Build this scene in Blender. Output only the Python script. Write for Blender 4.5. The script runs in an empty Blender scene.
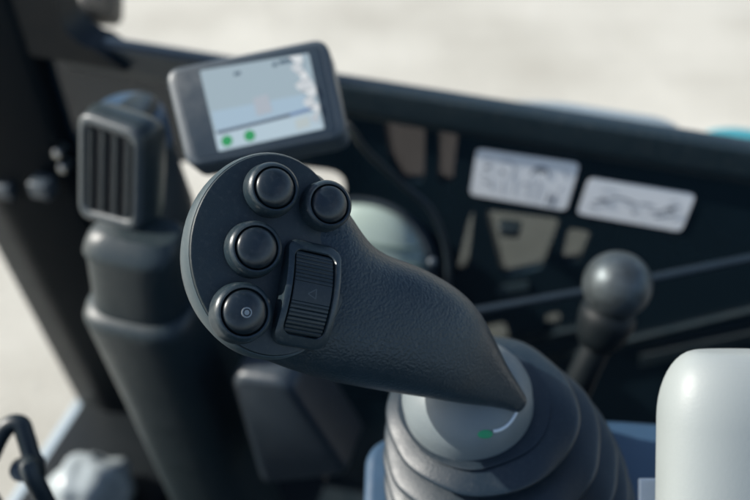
import bpy, bmesh, math, random
from mathutils import Vector as V, Matrix, noise
random.seed(7)
scene = bpy.context.scene
COL = scene.collection
R = math.radians
# ------------------------------------------------------------------ camera model used for laying out sizes
LENS, PITCH, H = 40.0, R(44), 1.75
F = 750 * LENS / 36.0
CAM = V((0, 0, H))
EX = V((1, 0, 0))
EY = V((0, math.sin(PITCH), math.cos(PITCH)))
EZ = V((0, -math.cos(PITCH), math.sin(PITCH)))          # towards the camera
def ray(px, py): return EX * ((px - 375) / F) + EY * ((250 - py) / F) - EZ
def P(px, py, d): return CAM + ray(px, py) * d
def hit(px, py, pt, n):
    r = ray(px, py)
    return CAM + r * ((pt - CAM).dot(n) / r.dot(n))
def PY(px, py, y):
    r = ray(px, py); return CAM + r * (y / r.y)
def PZ(px, py, z):
    r = ray(px, py); return CAM + r * ((z - H) / r.z)

class Fr:                                               # a local frame: origin, two axes in a plane, its normal
    def __init__(s, o, u, n):
        s.o = V(o); s.n = V(n).normalized(); u = V(u)
        s.u = (u - s.n * u.dot(s.n)).normalized(); s.v = s.n.cross(s.u)
    def p(s, a, b, c=0): return s.o + s.u * a + s.v * b + s.n * c
    def q(s, px, py):
        d = hit(px, py, s.o, s.n) - s.o
        return (d.dot(s.u), d.dot(s.v))

# ------------------------------------------------------------------ materials
def newmat(name):
    m = bpy.data.materials.new(name); m.use_nodes = True
    nt = m.node_tree; nt.nodes.clear()
    out = nt.nodes.new('ShaderNodeOutputMaterial')
    return m, nt, out
def pbr(name, col, rough=.5, bump=0, bscale=800, var=.15, vscale=60, spec=.5, metal=0, coat=0, dust=0, kind='noise', rvar=.12):
    m, nt, out = newmat(name); N = nt.nodes.new; L = nt.links.new
    b = N('ShaderNodeBsdfPrincipled'); L(b.outputs[0], out.inputs[0])
    b.inputs['Metallic'].default_value = metal
    b.inputs['Specular IOR Level'].default_value = spec
    b.inputs['Coat Weight'].default_value = coat
    tc = N('ShaderNodeTexCoord')
    n1 = N('ShaderNodeTexNoise'); n1.inputs['Scale'].default_value = vscale; n1.inputs['Detail'].default_value = 6
    L(tc.outputs['Object'], n1.inputs['Vector'])
    cr = N('ShaderNodeMix'); cr.data_type = 'RGBA'
    cr.inputs[6].default_value = (*[c * (1 - var) for c in col], 1)
    cr.inputs[7].default_value = (*[min(1, c * (1 + var)) for c in col], 1)
    L(n1.outputs['Fac'], cr.inputs[0])
    last = cr.outputs[2]
    if dust:
        n3 = N('ShaderNodeTexNoise'); n3.inputs['Scale'].default_value = vscale * 9; n3.inputs['Detail'].default_value = 8
        L(tc.outputs['Object'], n3.inputs['Vector'])
        mr3 = N('ShaderNodeMapRange'); mr3.inputs[1].default_value = .52; mr3.inputs[2].default_value = .8
        mr3.inputs[4].default_value = dust
        L(n3.outputs['Fac'], mr3.inputs[0])
        dm = N('ShaderNodeMix'); dm.data_type = 'RGBA'; dm.inputs[7].default_value = (.3, .28, .25, 1)
        L(mr3.outputs[0], dm.inputs[0]); L(last, dm.inputs[6]); last = dm.outputs[2]
    L(last, b.inputs['Base Color'])
    n2 = N('ShaderNodeTexNoise'); n2.inputs['Scale'].default_value = vscale * 2.3; n2.inputs['Detail'].default_value = 8
    L(tc.outputs['Object'], n2.inputs['Vector'])
    mr = N('ShaderNodeMapRange'); mr.inputs[3].default_value = max(.02, rough - rvar); mr.inputs[4].default_value = min(1, rough + rvar)
    L(n2.outputs['Fac'], mr.inputs[0]); L(mr.outputs[0], b.inputs['Roughness'])
    if bump:
        bp = N('ShaderNodeBump'); bp.inputs['Strength'].default_value = bump; bp.inputs['Distance'].default_value = .0006
        if kind == 'leather':
            vo = N('ShaderNodeTexVoronoi'); vo.inputs['Scale'].default_value = bscale; vo.feature = 'SMOOTH_F1'
            nz = N('ShaderNodeTexNoise'); nz.inputs['Scale'].default_value = bscale * .6; nz.inputs['Detail'].default_value = 3
            mx = N('ShaderNodeMix'); mx.data_type = 'VECTOR'; mx.inputs[0].default_value = .0012
            L(tc.outputs['Object'], mx.inputs[4]); L(nz.outputs['Color'], mx.inputs[5])
            L(tc.outputs['Object'], nz.inputs['Vector']); L(mx.outputs[1], vo.inputs['Vector'])
            ad = N('ShaderNodeMath'); ad.operation = 'MULTIPLY_ADD'; ad.inputs[1].default_value = -1
            L(vo.outputs['Distance'], ad.inputs[0]); L(nz.outputs['Fac'], ad.inputs[2])
            L(ad.outputs[0], bp.inputs['Height'])
        else:
            nb = N('ShaderNodeTexNoise'); nb.inputs['Scale'].default_value = bscale; nb.inputs['Detail'].default_value = 4
            L(tc.outputs['Object'], nb.inputs['Vector']); L(nb.outputs['Fac'], bp.inputs['Height'])
        L(bp.outputs[0], b.inputs['Normal'])
    return m
def glass(name, tint, refl=1.0):
    m, nt, out = newmat(name); N = nt.nodes.new; L = nt.links.new
    t = N('ShaderNodeBsdfTransparent'); t.inputs[0].default_value = (*tint, 1)
    g = N('ShaderNodeBsdfGlossy'); g.inputs['Roughness'].default_value = .02
    f = N('ShaderNodeLayerWeight'); f.inputs['Blend'].default_value = .5
    p = N('ShaderNodeMath'); p.operation = 'POWER'; p.inputs[1].default_value = 4.5
    k = N('ShaderNodeMath'); k.operation = 'MULTIPLY_ADD'; k.inputs[1].default_value = refl; k.inputs[2].default_value = .03
    L(f.outputs['Facing'], p.inputs[0]); L(p.outputs[0], k.inputs[0])
    mx = N('ShaderNodeMixShader'); L(k.outputs[0], mx.inputs[0]); L(t.outputs[0], mx.inputs[1]); L(g.outputs[0], mx.inputs[2])
    L(mx.outputs[0], out.inputs[0]); return m
def emit(name, col, s, gloss=.05):
    m, nt, out = newmat(name); N = nt.nodes.new; L = nt.links.new
    b = N('ShaderNodeBsdfPrincipled'); b.inputs['Base Color'].default_value = (*[c * .1 for c in col], 1)
    b.inputs['Roughness'].default_value = .25
    b.inputs['Emission Color'].default_value = (*col, 1); b.inputs['Emission Strength'].default_value = s
    L(b.outputs[0], out.inputs[0]); return m

M = {}
M['grip'] = pbr('grip_rubber', (.009, .0205, .029), .41, bump=.36, bscale=900, kind='leather', var=.2, dust=.03)
M['panel'] = pbr('panel_plastic', (.004, .0125, .017), .46, bump=.14, bscale=2500, dust=.05, vscale=60)
M['rim'] = pbr('rim_plastic', (.030, .050, .060), .42, bump=.1, bscale=2000, dust=.05)
M['bezel'] = pbr('bezel_plastic', (.014, .025, .032), .36, bump=.08, bscale=2500, dust=.10)
M['cap'] = pbr('cap_plastic', (.008, .0145, .020), .34, bump=.05, bscale=3000, dust=.06)
M['roller'] = pbr('roller_plastic', (.006, .0135, .018), .4, bump=.1, bscale=2500, dust=.05)
M['mark'] = pbr('grey_print', (.22, .24, .25), .6)
M['faint'] = pbr('dark_print', (.05, .06, .065), .6)
M['dome'] = pbr('dome_plastic', (.13, .155, .165), .5, bump=.15, bscale=1200, dust=.08)
M['boot'] = pbr('boot_rubber', (.005, .014, .023), .44, bump=.2, bscale=900, dust=.05)
M['green'] = pbr('green_print', (.01, .24, .10), .5)
M['white'] = pbr('white_print', (.6, .65, .68), .5)
M['black'] = pbr('black_plastic', (.005, .012, .017), .45, bump=.1, bscale=700, dust=.05, vscale=20)
M['blackgloss'] = pbr('black_gloss', (.008, .017, .024), .12, vscale=15, rvar=.06)
M['steel'] = pbr('painted_steel', (.005, .012, .017), .38, bump=.05, bscale=400, dust=.06, vscale=20)
M['frame'] = pbr('frame_paint', (.003, .006, .008), .55, spec=.25, vscale=20)
M['sill'] = pbr('sill_rubber', (.011, .021, .027), .34, bump=.1, bscale=500, dust=.08, vscale=20)
M['column'] = pbr('column_plastic', (.014, .024, .028), .42, bump=.2, bscale=900, dust=.06, vscale=25)
M['ventframe'] = pbr('vent_frame', (.05, .06, .065), .4, bump=.1, bscale=900)
M['slot'] = pbr('vent_dark', (.004, .005, .006), .6)
M['mon'] = pbr('monitor_plastic', (.045, .060, .074), .42, bump=.1, bscale=1500, dust=.05)
M['monface'] = pbr('monitor_face', (.022, .034, .046), .35, dust=.04)
M['sticker'] = pbr('sticker_white', (.87, .89, .90), .42, var=.05, vscale=30)
M['ink'] = pbr('sticker_ink', (.10, .12, .15), .5, var=.3, vscale=90)
M['inklight'] = pbr('sticker_ink_pale', (.34, .38, .43), .5, var=.2, vscale=90)
M['knob'] = pbr('knob_plastic', (.065, .078, .084), .45, bump=.35, bscale=260, var=.7, vscale=120, metal=.6)
M['arm'] = pbr('armrest_vinyl', (.26, .285, .28), .5, bump=.12, bscale=700, var=.04, vscale=20)
M['console'] = pbr('console_plastic', (.027, .06, .105), .42, bump=.15, bscale=900, dust=.05)
M['rail'] = pbr('rail_paint', (.010, .018, .026), .42, var=.2)
M['sillblue'] = pbr('front_sill_paint', (.30, .36, .40), .4, var=.15, vscale=15)
M['lampgreen'] = pbr('dome_green', (.34, .42, .385), .3, var=.2, vscale=25)
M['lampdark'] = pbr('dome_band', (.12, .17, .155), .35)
M['bag'] = pbr('bag_plastic', (.33, .37, .38), .3, var=.35, vscale=30)
M['hood'] = pbr('hood_paint', (.20, .25, .285), .5, var=.06)
M['teal'] = pbr('teal_paint', (.05, .26, .31), .4, var=.1)
M['metal'] = pbr('dull_metal', (.42, .43, .42), .3, metal=1, var=.2)
M['clear'] = glass('clear_glass', (.98, .985, .98), .5)
M['tint'] = glass('reflection_tint', (.365, .385, .385), .6)
M['dark_tint'] = glass('reflection_dark_tint', (.25, .245, .25), .6)
def ground_mat():
    m, nt, out = newmat('sandy_concrete'); N = nt.nodes.new; L = nt.links.new
    b = N('ShaderNodeBsdfPrincipled'); b.inputs['Roughness'].default_value = .9; L(b.outputs[0], out.inputs[0])
    tc = N('ShaderNodeTexCoord')
    n1 = N('ShaderNodeTexNoise'); n1.inputs['Scale'].default_value = 1.3; n1.inputs['Detail'].default_value = 7
    n2 = N('ShaderNodeTexNoise'); n2.inputs['Scale'].default_value = 40; n2.inputs['Detail'].default_value = 6
    L(tc.outputs['Object'], n1.inputs['Vector']); L(tc.outputs['Object'], n2.inputs['Vector'])
    a = N('ShaderNodeMath'); a.operation = 'MULTIPLY_ADD'; a.inputs[1].default_value = .25
    L(n2.outputs['Fac'], a.inputs[0]); L(n1.outputs['Fac'], a.inputs[2])
    mp = N('ShaderNodeMapping'); mp.inputs['Rotation'].default_value = (0, 0, .35); mp.inputs['Scale'].default_value = (.35, 5, 1)
    n3 = N('ShaderNodeTexNoise'); n3.inputs['Scale'].default_value = 1.1; n3.inputs['Detail'].default_value = 4
    L(tc.outputs['Object'], mp.inputs[0]); L(mp.outputs[0], n3.inputs['Vector'])
    a2 = N('ShaderNodeMath'); a2.operation = 'MULTIPLY_ADD'; a2.inputs[1].default_value = .22
    L(n3.outputs['Fac'], a2.inputs[0]); L(a.outputs[0], a2.inputs[2]); a3 = N('ShaderNodeMath'); a3.operation = 'SUBTRACT'; a3.inputs[1].default_value = .09
    L(a2.outputs[0], a3.inputs[0]); a = a3
    r = N('ShaderNodeValToRGB'); r.color_ramp.elements[0].position = .42; r.color_ramp.elements[1].position = .85
    r.color_ramp.elements[0].color = (.345, .322, .268, 1); r.color_ramp.elements[1].color = (.525, .498, .43, 1)
    L(a.outputs[0], r.inputs[0]); L(r.outputs[0], b.inputs['Base Color'])
    bp = N('ShaderNodeBump'); bp.inputs['Strength'].default_value = .4; bp.inputs['Distance'].default_value = .01
    L(n2.outputs['Fac'], bp.inputs['Height']); L(bp.outputs[0], b.inputs['Normal'])
    return m
M['ground'] = ground_mat()

# ------------------------------------------------------------------ object helpers
ORG = {}
def thing(name, label, cat, loc, group=None, kind=None):
    o = bpy.data.objects.new(name, None); COL.objects.link(o); o.empty_display_size = .02
    o.location = loc; ORG[o] = V(loc); o['label'] = label; o['category'] = cat
    if group: o['group'] = group
    if kind: o['kind'] = kind
    return o
def link_mesh(name, me, mat, parent, origin, label=None, smooth=35):
    for p in me.polygons: p.use_smooth = True
    me.set_sharp_from_angle(angle=R(smooth))
    me.materials.clear(); me.materials.append(mat)
    o = bpy.data.objects.new(name, me); COL.objects.link(o)
    if parent: o.parent = parent
    else: o.location = origin
    ORG[o] = V(origin)
    if label: o['label'] = label
    return o
def obj(name, bm, mat, parent=None, label=None, smooth=35, origin=None):
    org = ORG[parent] if parent else V(origin or (0, 0, 0))
    bmesh.ops.recalc_face_normals(bm, faces=bm.faces)
    for v in bm.verts: v.co -= org
    me = bpy.data.meshes.new(name); bm.to_mesh(me); bm.free()
    return link_mesh(name, me, mat, parent, org, label, smooth)
def tag(o, label, cat, group=None, kind=None):
    o['label'] = label; o['category'] = cat
    if group: o['group'] = group
    if kind: o['kind'] = kind
    return o
def B(): return bmesh.new()
def loft(bm, loops, cap=True, closed=False):
    rows = [[bm.verts.new(p) for p in lp] for lp in loops]
    n = len(rows[0])
    pairs = list(zip(rows, rows[1:])) + ([(rows[-1], rows[0])] if closed else [])
    for a, b in pairs:
        for i in range(n): bm.faces.new((a[i], a[(i + 1) % n], b[(i + 1) % n], b[i]))
    if cap and not closed:
        bm.faces.new(rows[0][::-1]); bm.faces.new(rows[-1])
    return rows
def ring(c, a, b, n=40, e=2.0):                        # superellipse ring, half axes a and b (vectors)
    out = []
    for i in range(n):
        t = 2 * math.pi * i / n; x, y = math.cos(t), math.sin(t)
        sx = math.copysign(abs(x) ** (2 / e), x); sy = math.copysign(abs(y) ** (2 / e), y)
        out.append(V(c) + a * sx + b * sy)
    return out
def lathe(bm, fr, prof, n=48, cap=True):
    loft(bm, [ring(fr.p(0, 0, h), fr.u * r, fr.v * r, n) for r, h in prof], cap)
def spline(pts, k=8):
    out = []
    for i in range(len(pts) - 1):
        p0, p1, p2, p3 = pts[max(i - 1, 0)], pts[i], pts[i + 1], pts[min(i + 2, len(pts) - 1)]
        for j in range(k):
            t = j / k
            out.append(.5 * ((2 * p1) + (p2 - p0) * t + (2 * p0 - 5 * p1 + 4 * p2 - p3) * t * t + (3 * p1 - p0 - 3 * p2 + p3) * t ** 3))
    out.append(pts[-1]); return out
def tube(bm, pts, r, n=14):
    loops = []
    up = None
    for i, p in enumerate(pts):
        t = (pts[min(i + 1, len(pts) - 1)] - pts[max(i - 1, 0)]).normalized()
        if up is None: up = t.orthogonal()
        up = (up - t * up.dot(t)).normalized(); s = t.cross(up)
        rr = r[i] if isinstance(r, (list, tuple)) else r
        loops.append(ring(p, up * rr, s * rr, n))
    loft(bm, loops)
def round_poly(pts, r, seg=6):
    out = []; n = len(pts)
    for i in range(n):
        a, b, c = V((*pts[i - 1], 0)), V((*pts[i], 0)), V((*pts[(i + 1) % n], 0))
        d1, d2 = (a - b), (c - b)
        rr = min(r, d1.length * .48, d2.length * .48)
        p, q = b + d1.normalized() * rr, b + d2.normalized() * rr
        for k in range(seg + 1):
            t = k / seg
            w = p * (1 - t) ** 2 + b * 2 * t * (1 - t) + q * t * t
            out.append((w.x, w.y))
    return out
def inset(pts, d):                                      # shrink a rounded outline about its centroid by about d
    cx = sum(p[0] for p in pts) / len(pts); cy = sum(p[1] for p in pts) / len(pts)
    out = []
    for x, y in pts:
        l = math.hypot(x - cx, y - cy) or 1
        out.append((x - (x - cx) / l * d, y - (y - cy) / l * d))
    return out
def plate(bm, fr, pts, h0, h1, bev=0):                  # solid plate, soft front edge
    L_ = [[fr.p(x, y, h0) for x, y in pts]]
    if bev:
        for k in range(4):
            a = math.pi / 2 * k / 3
            q = inset(pts, bev * (1 - math.cos(a)))
            L_.append([fr.p(x, y, h1 - bev + bev * math.sin(a)) for x, y in q])
    else: L_.append([fr.p(x, y, h1) for x, y in pts])
    loft(bm, L_)
def box(bm, fr, x0, x1, y0, y1, z0, z1, bev=.003):
    w = [[fr.p(x, y, z) for x, y in ((x0, y0), (x1, y0), (x1, y1), (x0, y1))] for z in (z0, z1)]
    b2 = bmesh.new(); loft(b2, w); bmesh.ops.recalc_face_normals(b2, faces=b2.faces)
    if bev: bmesh.ops.bevel(b2, geom=list(b2.edges) + list(b2.verts), offset=bev, segments=3, profile=.5, affect='EDGES')
    me = bpy.data.meshes.new('t'); b2.to_mesh(me); b2.free(); bm.from_mesh(me); bpy.data.meshes.remove(me)
def holed(fr, outer, holes, h0, h1):                    # plate with holes, by filling a 2D curve
    cu = bpy.data.curves.new('t', 'CURVE'); cu.dimensions = '2D'; cu.fill_mode = 'BOTH'
    cu.extrude = abs(h1 - h0) / 2
    for lp in [outer] + holes:
        s = cu.splines.new('POLY'); s.points.add(len(lp) - 1); s.use_cyclic_u = True
        for i, (x, y) in enumerate(lp): s.points[i].co = (x, y, 0, 1)
    o = bpy.data.objects.new('t', cu); COL.objects.link(o)
    dg = bpy.context.evaluated_depsgraph_get()
    me = bpy.data.meshes.new_from_object(o.evaluated_get(dg))
    bpy.data.objects.remove(o); bpy.data.curves.remove(cu)
    bm = bmesh.new(); bm.from_mesh(me); bpy.data.meshes.remove(me)
    c = (h0 + h1) / 2
    for v in bm.verts: v.co = fr.p(v.co.x, v.co.y, c + v.co.z)
    bmesh.ops.remove_doubles(bm, verts=bm.verts, dist=1e-6)
    return bm
def stroke(bm, fr, pts, w, h):                          # a flat inked line on a plate
    for (x0, y0), (x1, y1) in zip(pts, pts[1:]):
        d = V((x1 - x0, y1 - y0, 0)); l = d.length
        if l < 1e-6: continue
        d /= l; nn = V((-d.y, d.x, 0)) * w / 2; e = d * w * .3
        q = [(x0 - e.x + nn.x, y0 - e.y + nn.y), (x0 - e.x - nn.x, y0 - e.y - nn.y), (x1 + e.x - nn.x, y1 + e.y - nn.y), (x1 + e.x + nn.x, y1 + e.y + nn.y)]
        h += 1e-6
        bm.faces.new([bm.verts.new(fr.p(x, y, h)) for x, y in q])
def blob(bm, fr, c, rx, ry, h, n=18, wob=0):
    bm.faces.new([bm.verts.new(fr.p(c[0] + rx * math.cos(6.283 * i / n) * (1 + wob * random.uniform(-1, 1)), c[1] + ry * math.sin(6.283 * i / n) * (1 + wob * random.uniform(-1, 1)), h)) for i in range(n)])

# ------------------------------------------------------------------ JOYSTICK
FN = EX * .43 + EY * .12 + EZ * .89
FF = Fr(P(268, 256, .328), EX, FN)
joy = thing('joystick', 'black excavator joystick with four round buttons and a ribbed rocker, on a ribbed rubber boot', 'joystick', P(470, 400, .42) - V((0, 0, .09)))
face_px = []
for i in range(64):
    t = 2 * math.pi * i / 64
    c, s = math.cos(t), math.sin(t)
    x = 269 + 80 * c - 4 * s * (1 if s > 0 else 1.5); y = 256 - (103 if s > 0 else 101) * s
    if s > 0: x += 4 * s * s
    face_px.append(FF.q(x, y))
def face_loop(sc, h, dx=0, dy=0): return [FF.p(x * sc + dx, y * sc + dy, h) for x, y in face_px]
# head body + grip, fused into one skin
hb = B()
loft(hb, [face_loop(.55, -.0022), face_loop(.95, -.0022), face_loop(.985, -.006), face_loop(.99, -.016), face_loop(.95, -.023), face_loop(.80, -.030, .004, -.001), face_loop(.5, -.037, .01, -.003)])
sec = [((300, 172), (246, 352), .352, .0135), ((320, 176), (268, 361), .354, .0185), ((345, 210), (292, 369), .359, .0225), ((374, 248), (333, 380), .365, .0235), ((421, 268), (384, 389), .374, .0235),
       ((458, 292), (424, 395), .382, .0220), ((480, 325), (455, 400), .390, .0190), ((498, 360), (486, 404), .397, .0150), ((520, 391), (508, 408), .403, .0120)]
up = spline([V((*s[0], 0)) for s in sec], 4); lo = spline([V((*s[1], 0)) for s in sec], 4)
dd = spline([V((s[2], s[3], 0)) for s in sec], 4)
cents = [P((u.x + l.x) / 2, (u.y + l.y) / 2, d.x) for u, l, d in zip(up, lo, dd)]
loops = []
for i, (u, l, d) in enumerate(zip(up, lo, dd)):
    c = cents[i]; a = (P(u.x, u.y, d.x) - P(l.x, l.y, d.x)) / 2
    t = (cents[min(i + 1, len(cents) - 1)] - cents[max(i - 1, 0)]).normalized()
    b = a.cross(t).normalized() * d.y
    loops.append(ring(c, a, b, 48, 2.25 + .75 * i / len(up)))
loft(hb, loops)
me = bpy.data.meshes.new('t'); bmesh.ops.recalc_face_normals(hb, faces=hb.faces); hb.to_mesh(me); hb.free()
tmp = bpy.data.objects.new('t', me); COL.objects.link(tmp)
rm = tmp.modifiers.new('r', 'REMESH'); rm.mode = 'VOXEL'; rm.voxel_size = .0008
sm = tmp.modifiers.new('s', 'SMOOTH'); sm.factor = .5; sm.iterations = 34
me2 = bpy.data.meshes.new_from_object(tmp.evaluated_get(bpy.context.evaluated_depsgraph_get()))
bpy.data.objects.remove(tmp)
gb = bmesh.new(); gb.from_mesh(me2); bpy.data.meshes.remove(me2)
grip = obj('grip', gb, M['grip'], joy, smooth=180)
# rim shell and flat button panel
b = B()
loft(b, [face_loop(.93, -.0005), face_loop(1.0, -.0006), face_loop(1.018, -.002), face_loop(1.03, -.006), face_loop(1.025, -.0105), face_loop(1.005, -.0135), face_loop(.93, -.0155)], cap=False)
obj('head_rim', b, M['rim'], joy, label='satin rim round the button panel', smooth=50)
b = B()
loft(b, [face_loop(.95, -.003), face_loop(.995, -.0015), face_loop(.992, .0002), face_loop(.982, .0007), face_loop(.96, .0009)])
obj('button_panel', b, M['panel'], joy)
# buttons
def button(px, py, sc, dot=False):
    x, y = FF.q(px, py); r = .0108 * sc
    fr = Fr(FF.p(x, y, .0008), FF.u, FF.n)
    b = B(); lathe(b, fr, [(r * 1.05, -.0008), (r * 1.05, .0006), (r * 1.02, .0014), (r * 1.0, .0048), (r * .955, .0062), (r * .87, .0069), (r * .81, .0067), (r * .775, .0058), (r * .77, .002)], 64, cap=False)
    bt = obj('button', b, M['bezel'], joy, smooth=40)
    b = B(); prof = [(r * .745, .001), (r * .745, .0062)]
    for k in range(9):
        a = math.pi / 2 * k / 8; prof.append((r * (.735 * math.cos(a) + .0005),   .0066 + r * .29 * math.sin(a)))
    lathe(b, fr, prof, 64); obj('cap', b, M['cap'], bt, smooth=45)
    if dot:
        f2 = Fr(fr.p(-.0002, -.0004, .0068 + r * .29), fr.u, fr.n)
        b = B(); lathe(b, f2, [(.0020, -.0006), (.0020, .00006), (.0015, .00008)], 24, cap=False); obj('dot_mark', b, M['mark'], bt)
        b = B(); lathe(b, f2, [(.0010, -.0006), (.0010, .00008)], 20); obj('dot_mark', b, M['mark'], bt)
    return bt
button(269, 191, .98); button(323, 207, .94); button(251, 250, 1.0); button(239, 313, 1.06, True)
# rocker
cx, cy = FF.q(304, 295); tx, ty = FF.q(308, 245); bx_, by_ = FF.q(292, 345)
ax = V((tx - bx_, ty - by_, 0)).normalized()
RF = Fr(FF.p(cx, cy, .0008), FF.u * ax.y - FF.v * ax.x, FF.n)       # u across, v along
LY, LX = .0208, .0112
def arch(y): return   .0026 + .0066 * max(0, 1 - (y / LY) ** 2)
def rl(sx, sy, e, f, n=14):                              # rounded rectangle, evenly sampled along its sides
    r = sx * .42; cs = [(sx - r, sy - r, 0), (-sx + r, sy - r, 90), (-sx + r, -sy + r, 180), (sx - r, -sy + r, 270)]
    pts = []
    for k, (x, y, a0) in enumerate(cs):
        arc = [(x + r * math.cos(R(a0 + 90 * j / 8)), y + r * math.sin(R(a0 + 90 * j / 8))) for j in range(9)]
        pts += arc
        nx, ny, na = cs[(k + 1) % 4]
        q0 = arc[-1]; q1 = (nx + r * math.cos(R(na)), ny + r * math.sin(R(na)))
        pts += [(q0[0] + (q1[0] - q0[0]) * j / n, q0[1] + (q1[1] - q0[1]) * j / n) for j in range(1, n)]
    return [RF.p(x, y, f(x, y)) for x, y in pts]
b = B()
loft(b, [rl(LX * 1.02, LY * 1.02, 5, lambda x, y: -.001), rl(LX * 1.015, LY * 1.015, 5, lambda x, y: arch(y) * .72), rl(LX * 1.0, LY * 1.0, 5, lambda x, y: arch(y) * .95),
         rl(LX * .93, LY * .965, 5, lambda x, y: arch(y)), rl(LX * .80, LY * .83, 5, lambda x, y: arch(y)), rl(LX * .765, LY * .81, 5, lambda x, y: arch(y) - .0006), rl(LX * .755, LY * .80, 5, lambda x, y: -.0005)], cap=False)
rk = obj('rocker_switch', b, M['bezel'], joy, smooth=40)
b = B(); rows = []
NY = 220
for j in range(NY + 1):
    y = LY * .785 * (-1 + 2 * j / NY)
    h = arch(y) - .0003 - .0012 * (abs(y) / LY) ** 2
    s = abs(y) / (LY * .785)
    if s > .24:
        ph = (abs(y) / .00155) % 1
        h -= .00034 * (1 - min(1, abs(ph - .5) * 4.5)) if abs(ph - .5) < .3 else 0
    rows.append([b.verts.new(RF.p(x, y, hh)) for x, hh in [(-LX * .72, 0), (-LX * .72, h - .0003), (-LX * .69, h)] + [(LX * .69 * k / 4, h) for k in (-3, -2, -1, 0, 1, 2, 3)] + [(LX * .69, h), (LX * .72, h - .0003), (LX * .72, 0)]])
for a, c in zip(rows, rows[1:]):
    for i in range(len(a) - 1): b.faces.new((a[i], a[i + 1], c[i + 1], c[i]))
obj('roller', b, M['roller'], rk, smooth=25)
b = B(); tr = [(-.0019, -.0006), (.0015, -.0020), (.0013, .0018)]
for (x0, y0), (x1, y1) in zip(tr, tr[1:] + tr[:1]):
    d = V((x1 - x0, y1 - y0, 0)).normalized(); nn = V((-d.y, d.x, 0)) * .00022
    q = [(x0 + nn.x, y0 + nn.y), (x0 - nn.x, y0 - nn.y), (x1 - nn.x, y1 - nn.y), (x1 + nn.x, y1 + nn.y)]
    b.faces.new([b.verts.new(RF.p(x, y, arch(y) - .00022)) for x, y in q])
obj('triangle_mark', b, M['faint'], rk)
# dome under the grip
DN = V((-.17, -.02, 1)).normalized()
DC = P(467, 398, .418)
DF = Fr(DC, EX, DN)
b = B(); dr = .0325
prof = [(dr * 1.0, -.022), (dr * 1.01, -.010), (dr, -.003)] + [(dr * math.cos(a) + .0003, dr * .80 * math.sin(a)) for a in [R(q) for q in (8, 18, 28, 38, 48, 58, 68, 78, 88)]]
lathe(b, DF, prof, 64); obj('base_dome', b, M['dome'], joy, smooth=60)
def on_dome(px, py, lift=.0004):
    r = ray(px, py); best = None
    for i in range(2000):
        p = CAM + r * (.34 + i * .00006); q = p - DC
        z = q.dot(DN); rad = math.sqrt(max(0, q.length_squared - z * z))
        if z < 0:
            if rad < dr * 1.005: break
        elif (rad / dr) ** 2 + (z / (dr * .80)) ** 2 < 1: break
    return p - r.normalized() * lift
b = B(); tube(b, [on_dome(493 + 26 * math.sin(t * 1.35) , 431 - 27 * (1 - math.cos(t * 1.57)) , 0) for t in [k / 10 for k in range(11)]], .0009, 8); obj('lock_mark', b, M['white'], joy, label='white arc printed on the base')
c = on_dome(485, 434, 0); b = B()
loft(b, [ring(c + EZ * h, EX * .0036 * s, (EY * .0021) * s, 24) for h, s in ((-.001, 1), (.0005, 1), (.0008, .85))]); obj('lock_mark', b, M['green'], joy, label='green oval printed on the base')
# rubber boot: tilted folds that widen downwards
folds = [(470, 400, .4225, .0310, .14), (478, 403, .4225, .0385, .14), (488, 425, .4335, .0485, .12), (496, 447, .4445, .0565, .11), (503, 468, .4555, .0625, .09), (508, 489, .4662, .067, .06), (511, 510, .4768, .070, .04), (512, 531, .487, .073, .02)]
b = B(); LP = []
prof_t = [(0, -.0150), (.06, -.0105), (.12, -.0068), (.18, -.0040), (.24, -.0016), (.29, -.0003), (.34, 0), (.40, -.0005), (.45, -.0020), (.51, -.0058), (.58, -.0105), (.68, -.0150), (.80, -.0180), (.92, -.0180)]
for k in range(len(folds) - 1):
    A_, C_ = folds[k], folds[k + 1]
    for t, dr_ in prof_t:
        c = P(A_[0], A_[1], A_[2]).lerp(P(C_[0], C_[1], C_[2]), t)
        r = C_[3] + dr_
        tl = A_[4] + (C_[4] - A_[4]) * t
        nn = V((-tl, -.01, 1)).normalized(); u = (EX - nn * EX.dot(nn)).normalized(); v = nn.cross(u)
        rg = ring(c, u * r, v * r, 120)
        LP.append([p + (p - c).normalized() * .0016 * noise.noise(p * 45) + nn * .0012 * noise.noise(p * 30 + V((5, 2, k)))  for p in rg])
loft(b, LP, cap=False); obj('rubber_boot', b, M['boot'], joy, label='ribbed black rubber bellows', smooth=50)

# ------------------------------------------------------------------ CAB SHELL (wall plane turned 16 degrees)
az = R(16.3)
XC = V((math.cos(az), -math.sin(az), 0)); NW = V((-math.sin(az), -math.cos(az), 0))
WP = P(460, 115, .75)
WF = Fr(WP, XC, NW)                                      # u right, v = up?
if WF.v.z < 0: WF.v = -WF.v
def W(px, py, off=0):
    d = hit(px, py, WF.o + WF.n * off, WF.n) - WF.o
    return (d.dot(WF.u), d.dot(WF.v))
cab = thing('excavator_cab', 'dark cab shell with black sill, pillar and glossy lower wall round the joystick', 'cab', V((WP.x, WP.y, .75)))
FLOOR = .62
xl = W(70, 230)[0]
zl = FLOOR - WP.z
bottom = zl
holes_px = {  # tint and dark openings stand in for soft reflections on the wall
 'clear': [[(150, 163), (240, 160), (345, 172), (345, 250), (165, 250)]],
 'tint': [[(486, 210), (560, 219), (541, 269), (503, 277)], [(569, 228), (591, 232), (578, 262), (561, 264)], [(455, 334), (505, 322), (510, 343), (470, 354)], [(545, 316), (560, 312), (560, 326), (545, 330)], [(468, 222), (474, 210), (468, 262), (456, 275)]],
 'dark': [[(384, 121), (425, 127), (424, 182), (402, 182), (390, 160)], [(438, 130), (458, 133), (452, 186), (438, 182)]],
}
tl_, tr_ = W(60, 52), W(1100, 208)
outer = [(xl, bottom), (tr_[0], bottom), (tr_[0], tl_[1]), (xl, tl_[1])]
hs = []
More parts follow.
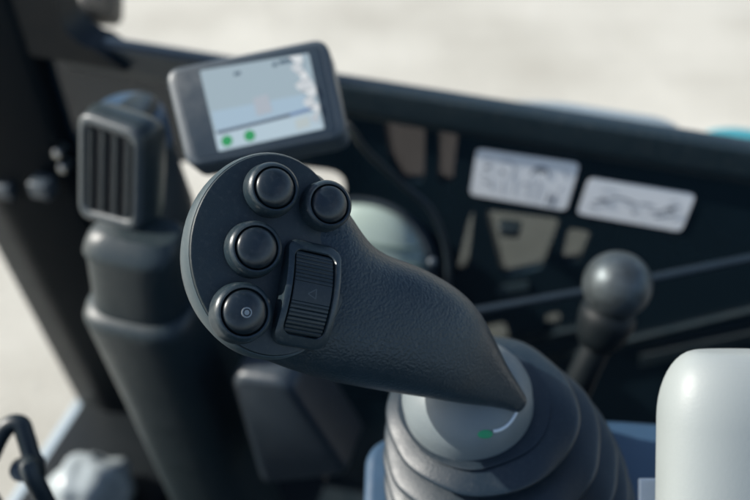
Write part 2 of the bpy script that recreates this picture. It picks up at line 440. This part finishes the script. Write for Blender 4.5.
for k in holes_px:
    for q in holes_px[k]: hs.append(round_poly([W(*p) for p in q], .006 if k != 'clear' else .02, 4))
bm = holed(WF, outer, hs, -.012, 0)
obj('lower_wall', bm, M['blackgloss'], cab, smooth=30)
mats = {'clear': M['clear'], 'tint': M['tint'], 'dark': M['dark_tint']}
for k in holes_px:
    for q in holes_px[k]:
        pts = [W(*p) for p in q]; b = B()
        plate(b, WF, inset(pts, -.006), -.018, -.0135)
        obj('glass_pane', b, mats[k], cab)  # tint and dark panes stand in for reflections on the wall
# sill bar and jamb of the big side window
b = B(); x0 = W(66, 45)[0]; x1 = tr_[0]; zt = W(420, 92)[1]; zb = W(420, 126)[1]
pts = round_poly([(-.012, zb), (.0045, zb), (.0070, zb + .010), (.0055, zt - .003), (.001, zt), (-.012, zt - .001)], .0025, 4)
loft(b, [[WF.p(x, z, y) for y, z in pts] for x in (x0, x1)])
obj('window_sill', b, M['sill'], cab, smooth=40)
# jamb: rises from the rounded corner
b = B(); xj = W(73, 30)[0]; top = WP.z + 1.05 - WP.z
jl = []
for k in range(9):
    a = math.pi / 2 * k / 8; r = .03
    jl.append((xj + r - r * math.cos(a), zt + r - r * math.sin(a)))
poly = [(xl - .0, zt + .9), (xj, zt + .9)] + jl + [(xj + .06, zt - .02), (xl, zt - .02)]
bm = holed(WF, poly, [], -.02, .016)
obj('window_jamb', bm, M['frame'], cab)
# clear pane above the sill
b = B(); plate(b, WF, [(xj - .01, zt - .006), (x1, zt - .006), (x1, zt + .9), (xj - .01, zt + .9)], -.011, -.007)
obj('glass_pane', b, M['clear'], cab)
# corner pillar
xa = W(6, 228)[0]
ZV = V((0, 0, 1))
PF = Fr(WF.p(0, 0, 0), XC, NW); PF.v = ZV
b = B(); pts = round_poly([(xa, -.05), (xl + .055, -.05), (xl + .055, .018), (xl - .03, .05), (xa, .03)], .012, 4)
za, (xr, zr) = W(6, 228)[1], W(122, 455)
rake = (xr - xa) / (zr - za)                              # the pillar leans like the raked cab corner
loft(b, [[WF.p(x + rake * (z - za), z, y) for x, y in pts] for z in (zl, za, za + .15)] + [[WF.p(x + rake * .15, zt + .95, y) for x, y in pts]]); obj('corner_pillar', b, M['frame'], cab, smooth=40)
for px, py, s in ((44, 186, .012), (8, 187, .011)):
    x, z = W(px, py, .04); b = B(); box(b, WF, x - s, x + s, z - s * .9, z + s * .9, .03, .052, .003)
    obj('latch', b, M['mon'], cab)
for px, py in ((59, 152), (64, 167)):
    x, z = W(px, py, .03); b = B(); f2 = Fr(WF.p(x, z, .02), XC, NW); lathe(b, f2, [(.0055, 0), (.0055, .014), (.004, .016)], 16); obj('bolt', b, M['metal'], cab)
# front side of the cab: sill, lower panel and glass
FD = V((-math.sin(az), -math.cos(az), 0))
fc = WF.p((xa * .6 + xl * .4), 0, 0)
zs = PY(103, 392, (fc.y)).z
FFr = Fr(V((fc.x, fc.y, zs)), FD, -XC)                   # u towards the operator, n outwards (left)
if FFr.v.z < 0: FFr.v = -FFr.v
b = B(); box(b, FFr, .0, 1.1, -.03, .0, -.012, .022, .006); obj('front_sill', b, M['sillblue'], cab, label='pale blue lit sill of the front window')
b = B(); box(b, FFr, .0, 1.1, zl + WP.z - zs, -.0305, .0, .012, 0); obj('front_panel', b, M['black'], cab)
b = B(); box(b, FFr, .0, 1.1, .001, 1.3, .004, .008, 0); obj('glass_pane', b, M['clear'], cab)
# unseen cab roof, its hatch widened to let in blue sky light
RFR = Fr(V((WP.x, WP.y, 2.14)), XC, ZV)
b = holed(RFR, [(xa - .05, -1.2), (1.2, -1.2), (1.2, .06), (xa - .05, .06)], [round_poly([(-.42, -1.0), (1.0, -1.0), (1.0, -.10), (-.42, -.10)], .06, 5)], -.03, .03)
obj('unseen_roof', b, M['steel'], cab)
BF = Fr(V((WP.x, WP.y, FLOOR)), XC, ZV)
b = B(); box(b, BF, xa, 1.2, -1.2, -1.16, .001, .85, .004); obj('rear_wall', b, M['black'], cab)
b = B(); box(b, BF, 1.16, 1.2, -1.158, -.02, .001, .80, .004); obj('side_wall', b, M['black'], cab)
b = B(); plate(b, WF, round_poly([W(*p) for p in ((499, 221), (522, 224), (520, 233), (502, 231))], .003, 3), -.004, .010, .003); obj('catch', b, M['black'], cab)
b = B(); plate(b, WF, [W(*p) for p in ((497, 286), (528, 281), (529, 289), (498, 294))], .0004, .0012); obj('label_strip', b, M['rim'], cab)
for q in (((452, 352), (600, 321), (600, 326), (452, 358)), ((452, 380), (760, 305), (760, 309), (452, 386)), ((640, 352), (800, 318), (800, 330), (640, 362))):
    b = B(); plate(b, WF, [W(*p) for p in q], -.001, .006, .001); obj('rib', b, M['steel'], cab)
# stickers on the lower wall
def sticker(px, label, icons, pale, blobs):
    pts = [W(*p) for p in px]
    c = WF.p(sum(p[0] for p in pts) / 4, sum(p[1] for p in pts) / 4, 0)
    b = B(); plate(b, WF, round_poly(pts, .006, 5), .0004, .0010)
    s = obj('warning_sticker', b, M['sticker'], None, origin=c)
    tag(s, label, 'sticker', 'white pictogram stickers on the lower wall')
    (ax_, ay), (bx, by), (cx, cy), (dx, dy) = pts
    def bl(u, v): return ((ax_ * (1 - u) + bx * u) * (1 - v) + (dx * (1 - u) + cx * u) * v, (ay * (1 - u) + by * u) * (1 - v) + (dy * (1 - u) + cy * u) * v)
    for lines, mat, w in ((icons, M['ink'], .0017), (pale, M['inklight'], .0013)):
        b = B()
        for k, ln in enumerate(lines): stroke(b, WF, [bl(*p) for p in ln], w, .0013 + k * .00002)
        if mat is M['ink']:
            for u, v, r1, r2 in blobs: blob(b, WF, bl(u, v), r1, r2, .0022)
        obj('pictogram', b, mat, s)
sticker([(477, 148), (580, 163), (566, 210), (470, 194)], 'left of the two white stickers, with an arched arrow and machine pictograms', 
  [[(.57, .36), (.60, .22), (.66, .17), (.72, .22), (.74, .34)], [(.52, .58), (.56, .56)], [(.80, .68), (.79, .92)], [(.86, .70), (.85, .94)], [(.80, .80), (.86, .82)], [(.12, .34), (.17, .32)], [(.10, .52), (.14, .50)], [(.12, .66), (.18, .68)], [(.28, .38), (.31, .40)]],
  [[(.25, .22), (.32, .14), (.38, .20), (.41, .34), (.39, .50)], [(.32, .56), (.34, .86)], [(.44, .5), (.45, .84)], [(.60, .45), (.58, .85)], [(.66, .45), (.69, .6), (.67, .88)], [(.88, .2), (.93, .35)], [(.08, .2), (.16, .18)], [(.90, .50), (.88, .60)], [(.2, .6), (.22, .8)]],
  [(.655, .24, .0042, .0022), (.29, .39, .002, .0015), (.13, .34, .0025, .0015)])
sticker([(589, 177), (696, 194), (681, 231), (577, 213)], 'right of the two white stickers, with a long low machine pictogram',
  [[(.12, .58), (.22, .52), (.30, .40), (.40, .40), (.52, .48)], [(.55, .45), (.66, .44)], [(.66, .62), (.75, .58), (.82, .42), (.90, .36)], [(.72, .72), (.88, .60)], [(.10, .72), (.17, .74)]],
  [[(.16, .30), (.22, .22), (.30, .26)], [(.20, .66), (.30, .60)], [(.50, .66), (.56, .64)], [(.80, .28), (.86, .22)], [(.90, .7), (.94, .66)], [(.4, .5), (.5, .56)]],
  [(.20, .50, .004, .0022), (.83, .46, .004, .002), (.52, .70, .002, .0012)])

# ------------------------------------------------------------------ rail, lever with ball knob
b = B(); tube(b, [P(432, 319, .69), P(600, 289, .68), P(790, 250, .67)], .0035)
tag(obj('wall_rail', b, M['rail'], None, origin=P(600, 289, .68)), 'thin blue grey rail running behind the ball knob along the lower wall', 'rail')
lev = thing('control_lever', 'black control lever with a scuffed grey ball knob, beside the boot', 'lever', P(572, 400, .60))
kc = P(617, 285, .56)
b = B(); bmesh.ops.create_uvsphere(b, u_segments=48, v_segments=32, radius=.0230)
for v in b.verts: v.co = kc + v.co
obj('knob', b, M['knob'], lev, label='grey ball knob with worn finish', smooth=180)
sh = [P(612, 305, .572), P(600, 338, .58), P(584, 372, .59), P(570, 410, .605), P(562, 470, .625)]
b = B(); tube(b, spline(sh, 6), [.0185] * 4 + [.0185 - .0015 * k for k in range(1, 6)] + [.0095] * 30 if False else .0105); obj('shaft', b, M['frame'], lev, smooth=50)
cf = Fr(P(606, 320, .572), EX, (kc - P(590, 350, .58)))
b = B(); lathe(b, cf, [(.008, -.022), (.013, -.020), (.017, -.012), (.0195, .0), (.0195, .006), (.016, .010), (.008, .012)], 36); obj('knob_collar', b, M['frame'], lev, smooth=50)

# ------------------------------------------------------------------ MONITOR
mu = (EX * 158 + EY * 30).normalized()
MN = (EZ + EX * -.10 + EY * .16).normalized()
MF = Fr(P(257, 102, .53), mu, MN)
mon = thing('monitor', 'small grey dashboard monitor with lit pale screen and two green icons, behind the joystick', 'monitor', MF.p(0, -.035, -.05))
def mq(px, py): return MF.q(px, py)
outl = round_poly([mq(163, 69), mq(326, 36), mq(347, 136), mq(186, 168)], .010, 8)
b = B(); plate(b, MF, outl, -.026, 0, .0045)
obj('housing', b, M['mon'], mon, smooth=50)
b = B(); plate(b, MF, inset(round_poly([mq(163, 69), mq(326, 36), mq(347, 136), mq(186, 168)], .007, 8), .0065), -.002, .0006, .0004)
obj('bezel', b, M['monface'], mon, smooth=40)
SC = [mq(200, 71), mq(309, 53.5), mq(325, 129), mq(219, 152)]
def sb(u, v): 
    a, b_, c, d = SC
    return ((a[0] * (1 - u) + b_[0] * u) * (1 - v) + (d[0] * (1 - u) + c[0] * u) * v, (a[1] * (1 - u) + b_[1] * u) * (1 - v) + (d[1] * (1 - u) + c[1] * u) * v)
b = B(); plate(b, MF, round_poly([sb(0, 0), sb(1, 0), sb(1, 1), sb(0, 1)], .0015, 3), -.001, .0010)
scr = obj('screen', b, emit('screen_glow', (.34, .43, .48), .50), mon)
def sp(name, mat, polys, h):
    b = B()
    for q in polys: b.faces.new([b.verts.new(MF.p(*sb(*p), h)) for p in q])
    return obj(name, b, mat, scr)
sp('image_area', emit('screen_blue', (.36, .48, .58), .50), [[(.02, .52), (.88, .52), (.93, .72), (.02, .76)]], .0012)
sp('status_bar', emit('screen_pale', (.44, .55, .62), .50), [[(.0, .80), (.97, .76), (.985, .99), (.0, .99)]], .0013)
sp('scale_line', emit('screen_dark', (.06, .08, .12), .5), [[(.03, .765), (.50, .74), (.50, .775), (.03, .80)], [(.50, .74), (.72, .725), (.72, .762), (.50, .775)]], .0014)
sp('scale_line', emit('screen_line_blue', (.14, .22, .40), .45), [[(.72, .725), (.93, .70), (.93, .735), (.72, .762)]], .0014)
sp('figure', emit('screen_pink', (.40, .44, .49), .50), [[(.42, .45), (.56, .43), (.57, .66), (.42, .68)]], .0014)
sp('figure', emit('screen_yellow', (.46, .52, .52), .50), [[(.75, .82), (.88, .80), (.88, .93), (.75, .95)]], .0015)
txt = emit('screen_text', (.08, .12, .16), .5)
for q in ([(.66, .06), (.70, .05), (.70, .10), (.66, .11)], [(.72, .04), (.86, .03), (.86, .08), (.72, .09)], [(.30, .10), (.36, .09), (.36, .13), (.30, .14)]): sp('heading', txt, [q], .0014)
for u, v in ((.10, .90), (.315, .895)):
    cxy = sb(u, v); b = B(); blob(b, MF, cxy, .0036, .0036, .0016, 24); obj('icon', b, emit('screen_green', (.03, .30, .10), .5), scr)
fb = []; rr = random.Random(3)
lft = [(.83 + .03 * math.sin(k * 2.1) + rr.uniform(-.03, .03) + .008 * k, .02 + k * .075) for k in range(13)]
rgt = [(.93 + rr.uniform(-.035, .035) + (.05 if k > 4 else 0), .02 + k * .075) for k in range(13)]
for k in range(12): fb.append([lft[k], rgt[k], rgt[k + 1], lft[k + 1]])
glare_mat = pbr('painted_glare', (.42, .43, .43), .6)  # screen glare painted as a ragged white strip
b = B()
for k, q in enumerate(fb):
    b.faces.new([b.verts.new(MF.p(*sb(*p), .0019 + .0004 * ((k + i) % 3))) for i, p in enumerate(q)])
obj('glare_strip', b, glare_mat, scr, label='ragged white strip of painted glare')
b = B(); tube(b, spline([MF.p(-.01, -.02, -.02), MF.p(-.01, -.035, -.06), MF.p(.0, -.06, -.12), MF.p(.01, -.09, -.19)], 6), .009); obj('bracket', b, M['black'], mon)
b = B(); tube(b, spline([MF.p(.05, -.02, -.02), P(350, 128, .60), P(368, 152, .66), P(400, 182, .70), P(432, 212, .72), P(448, 262, .74), P(444, 330, .76)], 8), .0028); obj('cable', b, M['black'], mon)

# ------------------------------------------------------------------ AIR VENT COLUMN
YC = .468
col = thing('air_vent_column', 'dark air duct column with a slatted vent head, standing by the corner pillar', 'air vent', PY(200, 520, YC))
VN = V((-.40, -.86, .30)).normalized()
v0 = P(112, 170, .62)
VF = Fr(v0, V((.90, -.44, 0)), VN)
vq = [VF.q(*p) for p in ((81, 110), (143, 131), (141, 232), (81, 215))]
vo = round_poly(vq, .012, 6)
def vl(d, h, dz=0): return [VF.p(x, y + dz, h) for x, y in inset(vo, d)]
b = B(); loft(b, [vl(.0, 0), vl(-.003, -.006), vl(-.005, -.012), vl(-.003, -.022), vl(.004, -.032), vl(.014, -.040)]); obj('vent_head', b, M['column'], col, smooth=50)
b = B(); loft(b, [vl(.009, -.004), vl(.009, .002), vl(.007, .004), vl(.002, .004), vl(-.0005, .002), vl(-.001, -.006)], cap=False); obj('vent_frame', b, M['ventframe'], col, label='pale rounded frame of the vent', smooth=50)
b = B(); plate(b, VF, inset(vo, .0085), -.001, .0006); obj('vent_recess', b, M['slot'], col)
xs = [v[0] for v in vq]; ys = [v[1] for v in vq]
wv = max(xs) - min(xs); hv0, hv1 = min(ys), max(ys)
for k in range(4):
    t = (k + .9) / 4.8
    xt = vq[0][0] * (1 - t) + vq[1][0] * t; xb = vq[3][0] * (1 - t) + vq[2][0] * t
    yt = vq[0][1] * (1 - t) + vq[1][1] * t - .010; yb = vq[3][1] * (1 - t) + vq[2][1] * t + .010
    b = B(); loft(b, [[VF.p(x - .0022, y, .0008), VF.p(x + .0022, y, .0008), VF.p(x + .0014, y, .0035), VF.p(x - .0014, y, .0035)] for x, y in ((xb, yb), (xt, yt))]); obj('slat', b, M['black'], col)
b = B(); lathe(b, Fr(P(128, 112, .665), XC, ZV), [(.030, -.03), (.029, -.004), (.026, .002), (.018, .005), (.005, .006)], 40); obj('top_cap', b, M['console'], col, smooth=60)
def colsec(y, xL, xR, dep, e=3.4, Y=YC):
    a, c = PY(xL, y, Y), PY(xR, y, Y); c.z = a.z = (a.z + c.z) / 2
    m = (a + c) / 2; w = (c - a).length / 2
    return ring(m, XC * w, (-NW) * dep, 40, e)
b = B(); loft(b, [colsec(228, 96, 180, .016), colsec(234, 88, 186, .022), colsec(240, 86, 187, .026), colsec(244, 86, 187, .028), colsec(247, 90, 187, .028), colsec(290, 101, 194, .036), colsec(300, 103, 196, .036)]); obj('duct_neck', b, M['column'], col, smooth=40)
b = B(); loft(b, [colsec(290, 100, 200, .036), colsec(293, 93, 204, .042), colsec(298, 92, 207, .045), colsec(304, 95, 210, .045), colsec(380, 131, 236, .046), colsec(470, 173, 262, .048), colsec(540, 205, 285, .05), colsec(640, 240, 310, .05)]); obj('duct_cover', b, M['column'], col, smooth=40)

b = B(); loft(b, [colsec(108, 118, 146, .022, 2.6, .545), colsec(116, 108, 152, .03, 2.6, .545), colsec(170, 112, 172, .035, 2.6, .54), colsec(215, 110, 188, .04, 2.8, .52), colsec(250, 108, 190, .04, 2.8, .51)]); obj('duct_back', b, M['black'], col, smooth=50)
# ------------------------------------------------------------------ side cover box behind the grip
def quadbox(name, mat, px, Y, dep, bev, parent=None, origin=None, label=None):
    fr = Fr(PY(px[0][0], px[0][1], Y), XC, NW)
    if fr.v.z < 0: fr.v = -fr.v
    pts = round_poly([fr.q(*p) if False else ((hit(*p, fr.o, fr.n) - fr.o).dot(fr.u), (hit(*p, fr.o, fr.n) - fr.o).dot(fr.v)) for p in px], .014, 7)
    b = B(); plate(b, fr, pts, -dep, 0, bev)
    return obj(name, b, mat, parent, origin=origin or fr.o, label=label, smooth=50)
sc_ = quadbox('side_cover', pbr('cover_plastic', (.022, .032, .042), .4, bump=.1, dust=.06), [(228, 376), (288, 384), (350, 478), (262, 486)], .41, .05, .008)
tag(sc_, 'dark rounded cover with a painted lit edge, below the joystick head', 'cover')
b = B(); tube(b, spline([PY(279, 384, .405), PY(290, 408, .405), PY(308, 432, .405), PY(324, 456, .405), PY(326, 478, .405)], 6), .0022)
o = obj('lit_edge', b, pbr('lit_edge_pale', (.16, .14, .12), .4), sc_)  # pale tube paints the light caught along the cover's edge

# ------------------------------------------------------------------ round dome lamp outside the lower wall
rc = WF.p(*W(370, 250), .012)
LFm = Fr(rc, XC, (NW + V((0, 0, .3))).normalized())
lamp = thing('work_lamp', 'round pale grey green dome with dark rim and bands, half hidden behind the joystick grip', 'lamp', rc)
lr = .071
b = B(); lathe(b, LFm, [(lr * 1.02, -.02), (lr * 1.05, .0), (lr * 1.05, .008), (lr * 1.02, .012), (lr * .97, .011), (lr * .95, .0)], 56, cap=False); obj('rim', b, M['mon'], lamp, smooth=50)
b = B(); lathe(b, LFm, [(lr * .95 * math.cos(R(a)) + .0003, .004 + .026 * math.sin(R(a))) for a in range(0, 91, 9)], 56); dm = obj('dome', b, M['lampgreen'], lamp, smooth=70)
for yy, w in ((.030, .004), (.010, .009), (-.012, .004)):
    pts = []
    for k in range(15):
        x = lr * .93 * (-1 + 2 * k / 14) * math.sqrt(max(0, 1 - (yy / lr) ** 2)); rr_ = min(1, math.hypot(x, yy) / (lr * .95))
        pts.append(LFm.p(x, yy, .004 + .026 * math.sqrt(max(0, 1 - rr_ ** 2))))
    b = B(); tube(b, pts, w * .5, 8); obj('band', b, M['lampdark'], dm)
b = B(); lathe(b, Fr(P(432, 262, .69), XC, EZ), [(.0035, 0), (.004, .003), (.003, .005), (.0015, .006)], 20); obj('clip', b, M['mon'], lamp)

# ------------------------------------------------------------------ console, armrest
ZC = P(508, 528, .484).z + .006
con = []
for px, py in ((366, 446), (398, 430), (600, 417), (800, 432), (900, 700), (352, 760)): q = PZ(px, py, ZC); con.append((q.x, q.y))
CFr = Fr(V((0, 0, ZC)), EX, ZV)
b = B(); plate(b, CFr, round_poly(con, .012, 6), -.10, 0, .006)
c0 = obj('side_console', b, M['console'], None, origin=PZ(600, 480, ZC), smooth=50); tag(c0, 'blue grey console top carrying the joystick boot', 'console')
arm = thing('armrest', 'smooth pale grey padded armrest with rounded end, right of the boot', 'armrest', P(730, 520, .37))
ad = (-EY * 1.0 - EZ * .04).normalized()
b = B(); a0 = P(736, 351, .36); loops = []
an = ad.cross(EX).normalized()
for k in range(26):
    t = k / 25
    if k < 12:
        a = math.pi / 2 * k / 11; s = .30 + .70 * math.sin(a); z = .030 * (1 - math.cos(a)); 
    else: s = 1; z = .030 + (k - 11) / 14 * .20
    sw = .50 + .50 * math.sin(math.pi / 2 * min(1, k / 11))
    loops.append(ring(a0 + ad * z, EX * .0325 * sw, an * .0225 * s, 48, 2.4))
loft(b, loops); obj('pad', b, M['arm'], arm, smooth=80)
b = B(); f2 = Fr(P(652, 492, .40), EX, EZ); box(b, f2, -.006, .012, -.03, .006, -.003, .0, .001); obj('tab', b, M['white'], arm, label='small white tab beside the pad')

# ------------------------------------------------------------------ lower left: grab handle, crumpled bag
h0, h1 = P(-14, 492, .50), P(60, 530, .50)
b = B(); tube(b, spline([V((h0.x, h0.y, FLOOR)), h0, P(-8, 455, .50), P(6, 428, .50), P(20, 424, .50), P(26, 438, .50), P(36, 470, .50), h1, V((h1.x, h1.y, FLOOR))], 8), .0055)
gh = obj('grab_handle', b, M['black'], None, origin=P(20, 470, .50), smooth=60); tag(gh, 'black looped grab handle standing before the front window', 'handle')
b = B(); lathe(b, Fr(P(22, 470, .50), EX, EZ), [(.006, -.02), (.0075, 0), (.006, .004), (.002, .005)], 24); obj('bracket', b, M['mon'], gh)
b = B(); bmesh.ops.create_icosphere(b, subdivisions=5, radius=1)
bc = P(92, 490, 1.08)
for v in b.verts:
    n = v.co.normalized()
    k = 1 + .30 * noise.noise(n * 1.5 + V((3, 1, 7))) + .03 * noise.turbulence(n * 3, 2, False) 
    v.co = bc + V((n.x * .052, n.y * .048, n.z * .048)) * k
lz = bc.z - .040 - zs
lb = B(); box(lb, FFr, -.05, .80, FLOOR - zs + .001, lz, -.20, -.014, .004); obj('front_ledge', lb, M['frame'], cab)
tag(obj('plastic_bag', b, M['bag'], None, origin=bc - V((0, 0, .045)), smooth=60), 'crumpled whitish plastic bag on the dark ledge beside the corner pillar', 'bag')

# ------------------------------------------------------------------ outside
b = B(); 
g = [b.verts.new((x, y, 0)) for x, y in ((-150, -60), (150, -60), (150, 200), (-150, 200))]; b.faces.new(g)
gr = obj('ground', b, M['ground'], None); tag(gr, 'pale sandy concrete ground outside', 'ground', kind='structure')
b = B(); box(b, Fr(WF.p(0, FLOOR - WP.z, 0), XC, ZV), xa - .02, 1.2, -1.2, .01, -.06, 0, 0)
fl = obj('cab_floor', b, M['black'], None, origin=(0, 0, FLOOR)); tag(fl, 'black floor of the cab', 'floor', kind='structure')
def WO(px, py, off):
    d = hit(px, py, WF.o + WF.n * off, WF.n) - WF.o; return (d.dot(WF.u), d.dot(WF.v))

def outer_panel(name, mat, px, off, label, cat):
    o0 = WF.p(*WO(px[0][0], px[0][1], off), off)
    fr = Fr(o0, XC, NW * .45 + ZV * .9); b = B()
    plate(b, fr, round_poly([fr.q(*p) for p in px], .03, 8), -.05, 0, .012)
    return tag(obj(name, b, mat, None, origin=o0, smooth=50), label, cat)
outer_panel('engine_hood', M['hood'], [(478, 150), (476, 99), (560, 97), (686, 119), (706, 175)], -.1, 'pale blue grey machine hood just outside the window sill', 'hood')
outer_panel('machine_panel', M['teal'], [(692, 165), (700, 128), (735, 123), (820, 138), (820, 190)], -.25, 'bright teal machine panel beyond the right end of the sill', 'panel')
mx = thing('wing_mirror', 'black rounded mirror housing outside the window corner', 'mirror', P(96, 0, .95))
b = B(); f2 = Fr(P(97, -14, .95), EX, EZ)
plate(b, f2, round_poly([(-.022, .035), (-.022, -.030), (-.012, -.037), (.020, -.037), (.022, .035)], .012, 6), -.03, .0, .006); obj('housing', b, M['frame'], mx, smooth=50)
b = B(); tube(b, spline([P(97, -20, .95), P(80, -45, .93), P(50, -70, .9)], 5), .008); obj('arm', b, M['black'], mx)

# ------------------------------------------------------------------ light, sky, camera
SUN_EL, SUN_AZ = R(33), R(-80)                           # azimuth measured from the viewing direction, negative = left
sd = V((math.sin(SUN_AZ) * math.cos(SUN_EL), math.cos(SUN_AZ) * math.cos(SUN_EL), math.sin(SUN_EL)))
l = bpy.data.lights.new('Sun', 'SUN'); l.energy = 4.6; l.angle = R(.55); l.color = (1, .95, .88)
lo_ = bpy.data.objects.new('Sun', l); COL.objects.link(lo_); lo_.rotation_euler = sd.to_track_quat('Z', 'Y').to_euler()
w = bpy.data.worlds.new('World'); scene.world = w; w.use_nodes = True
nt = w.node_tree; bg = nt.nodes['Background']; sky = nt.nodes.new('ShaderNodeTexSky'); sky.sky_type = 'NISHITA'; sky.sun_disc = False
sky.sun_elevation = SUN_EL; sky.sun_rotation = SUN_AZ
nt.links.new(sky.outputs[0], bg.inputs[0]); bg.inputs[1].default_value = .135
cd = bpy.data.cameras.new('Camera'); co = bpy.data.objects.new('Camera', cd); COL.objects.link(co)
co.location = CAM; co.rotation_euler = (math.pi / 2 - PITCH, 0, 0)
cd.lens = LENS; cd.sensor_width = 36; cd.clip_start = .01; cd.clip_end = 1000
cd.dof.use_dof = True; cd.dof.focus_distance = .328; cd.dof.aperture_fstop = 5.4; cd.dof.aperture_blades = 7
scene.camera = co
vs = scene.view_settings; vs.view_transform = 'Standard'; vs.look = 'None'; vs.gamma = 1; vs.exposure = 0.78
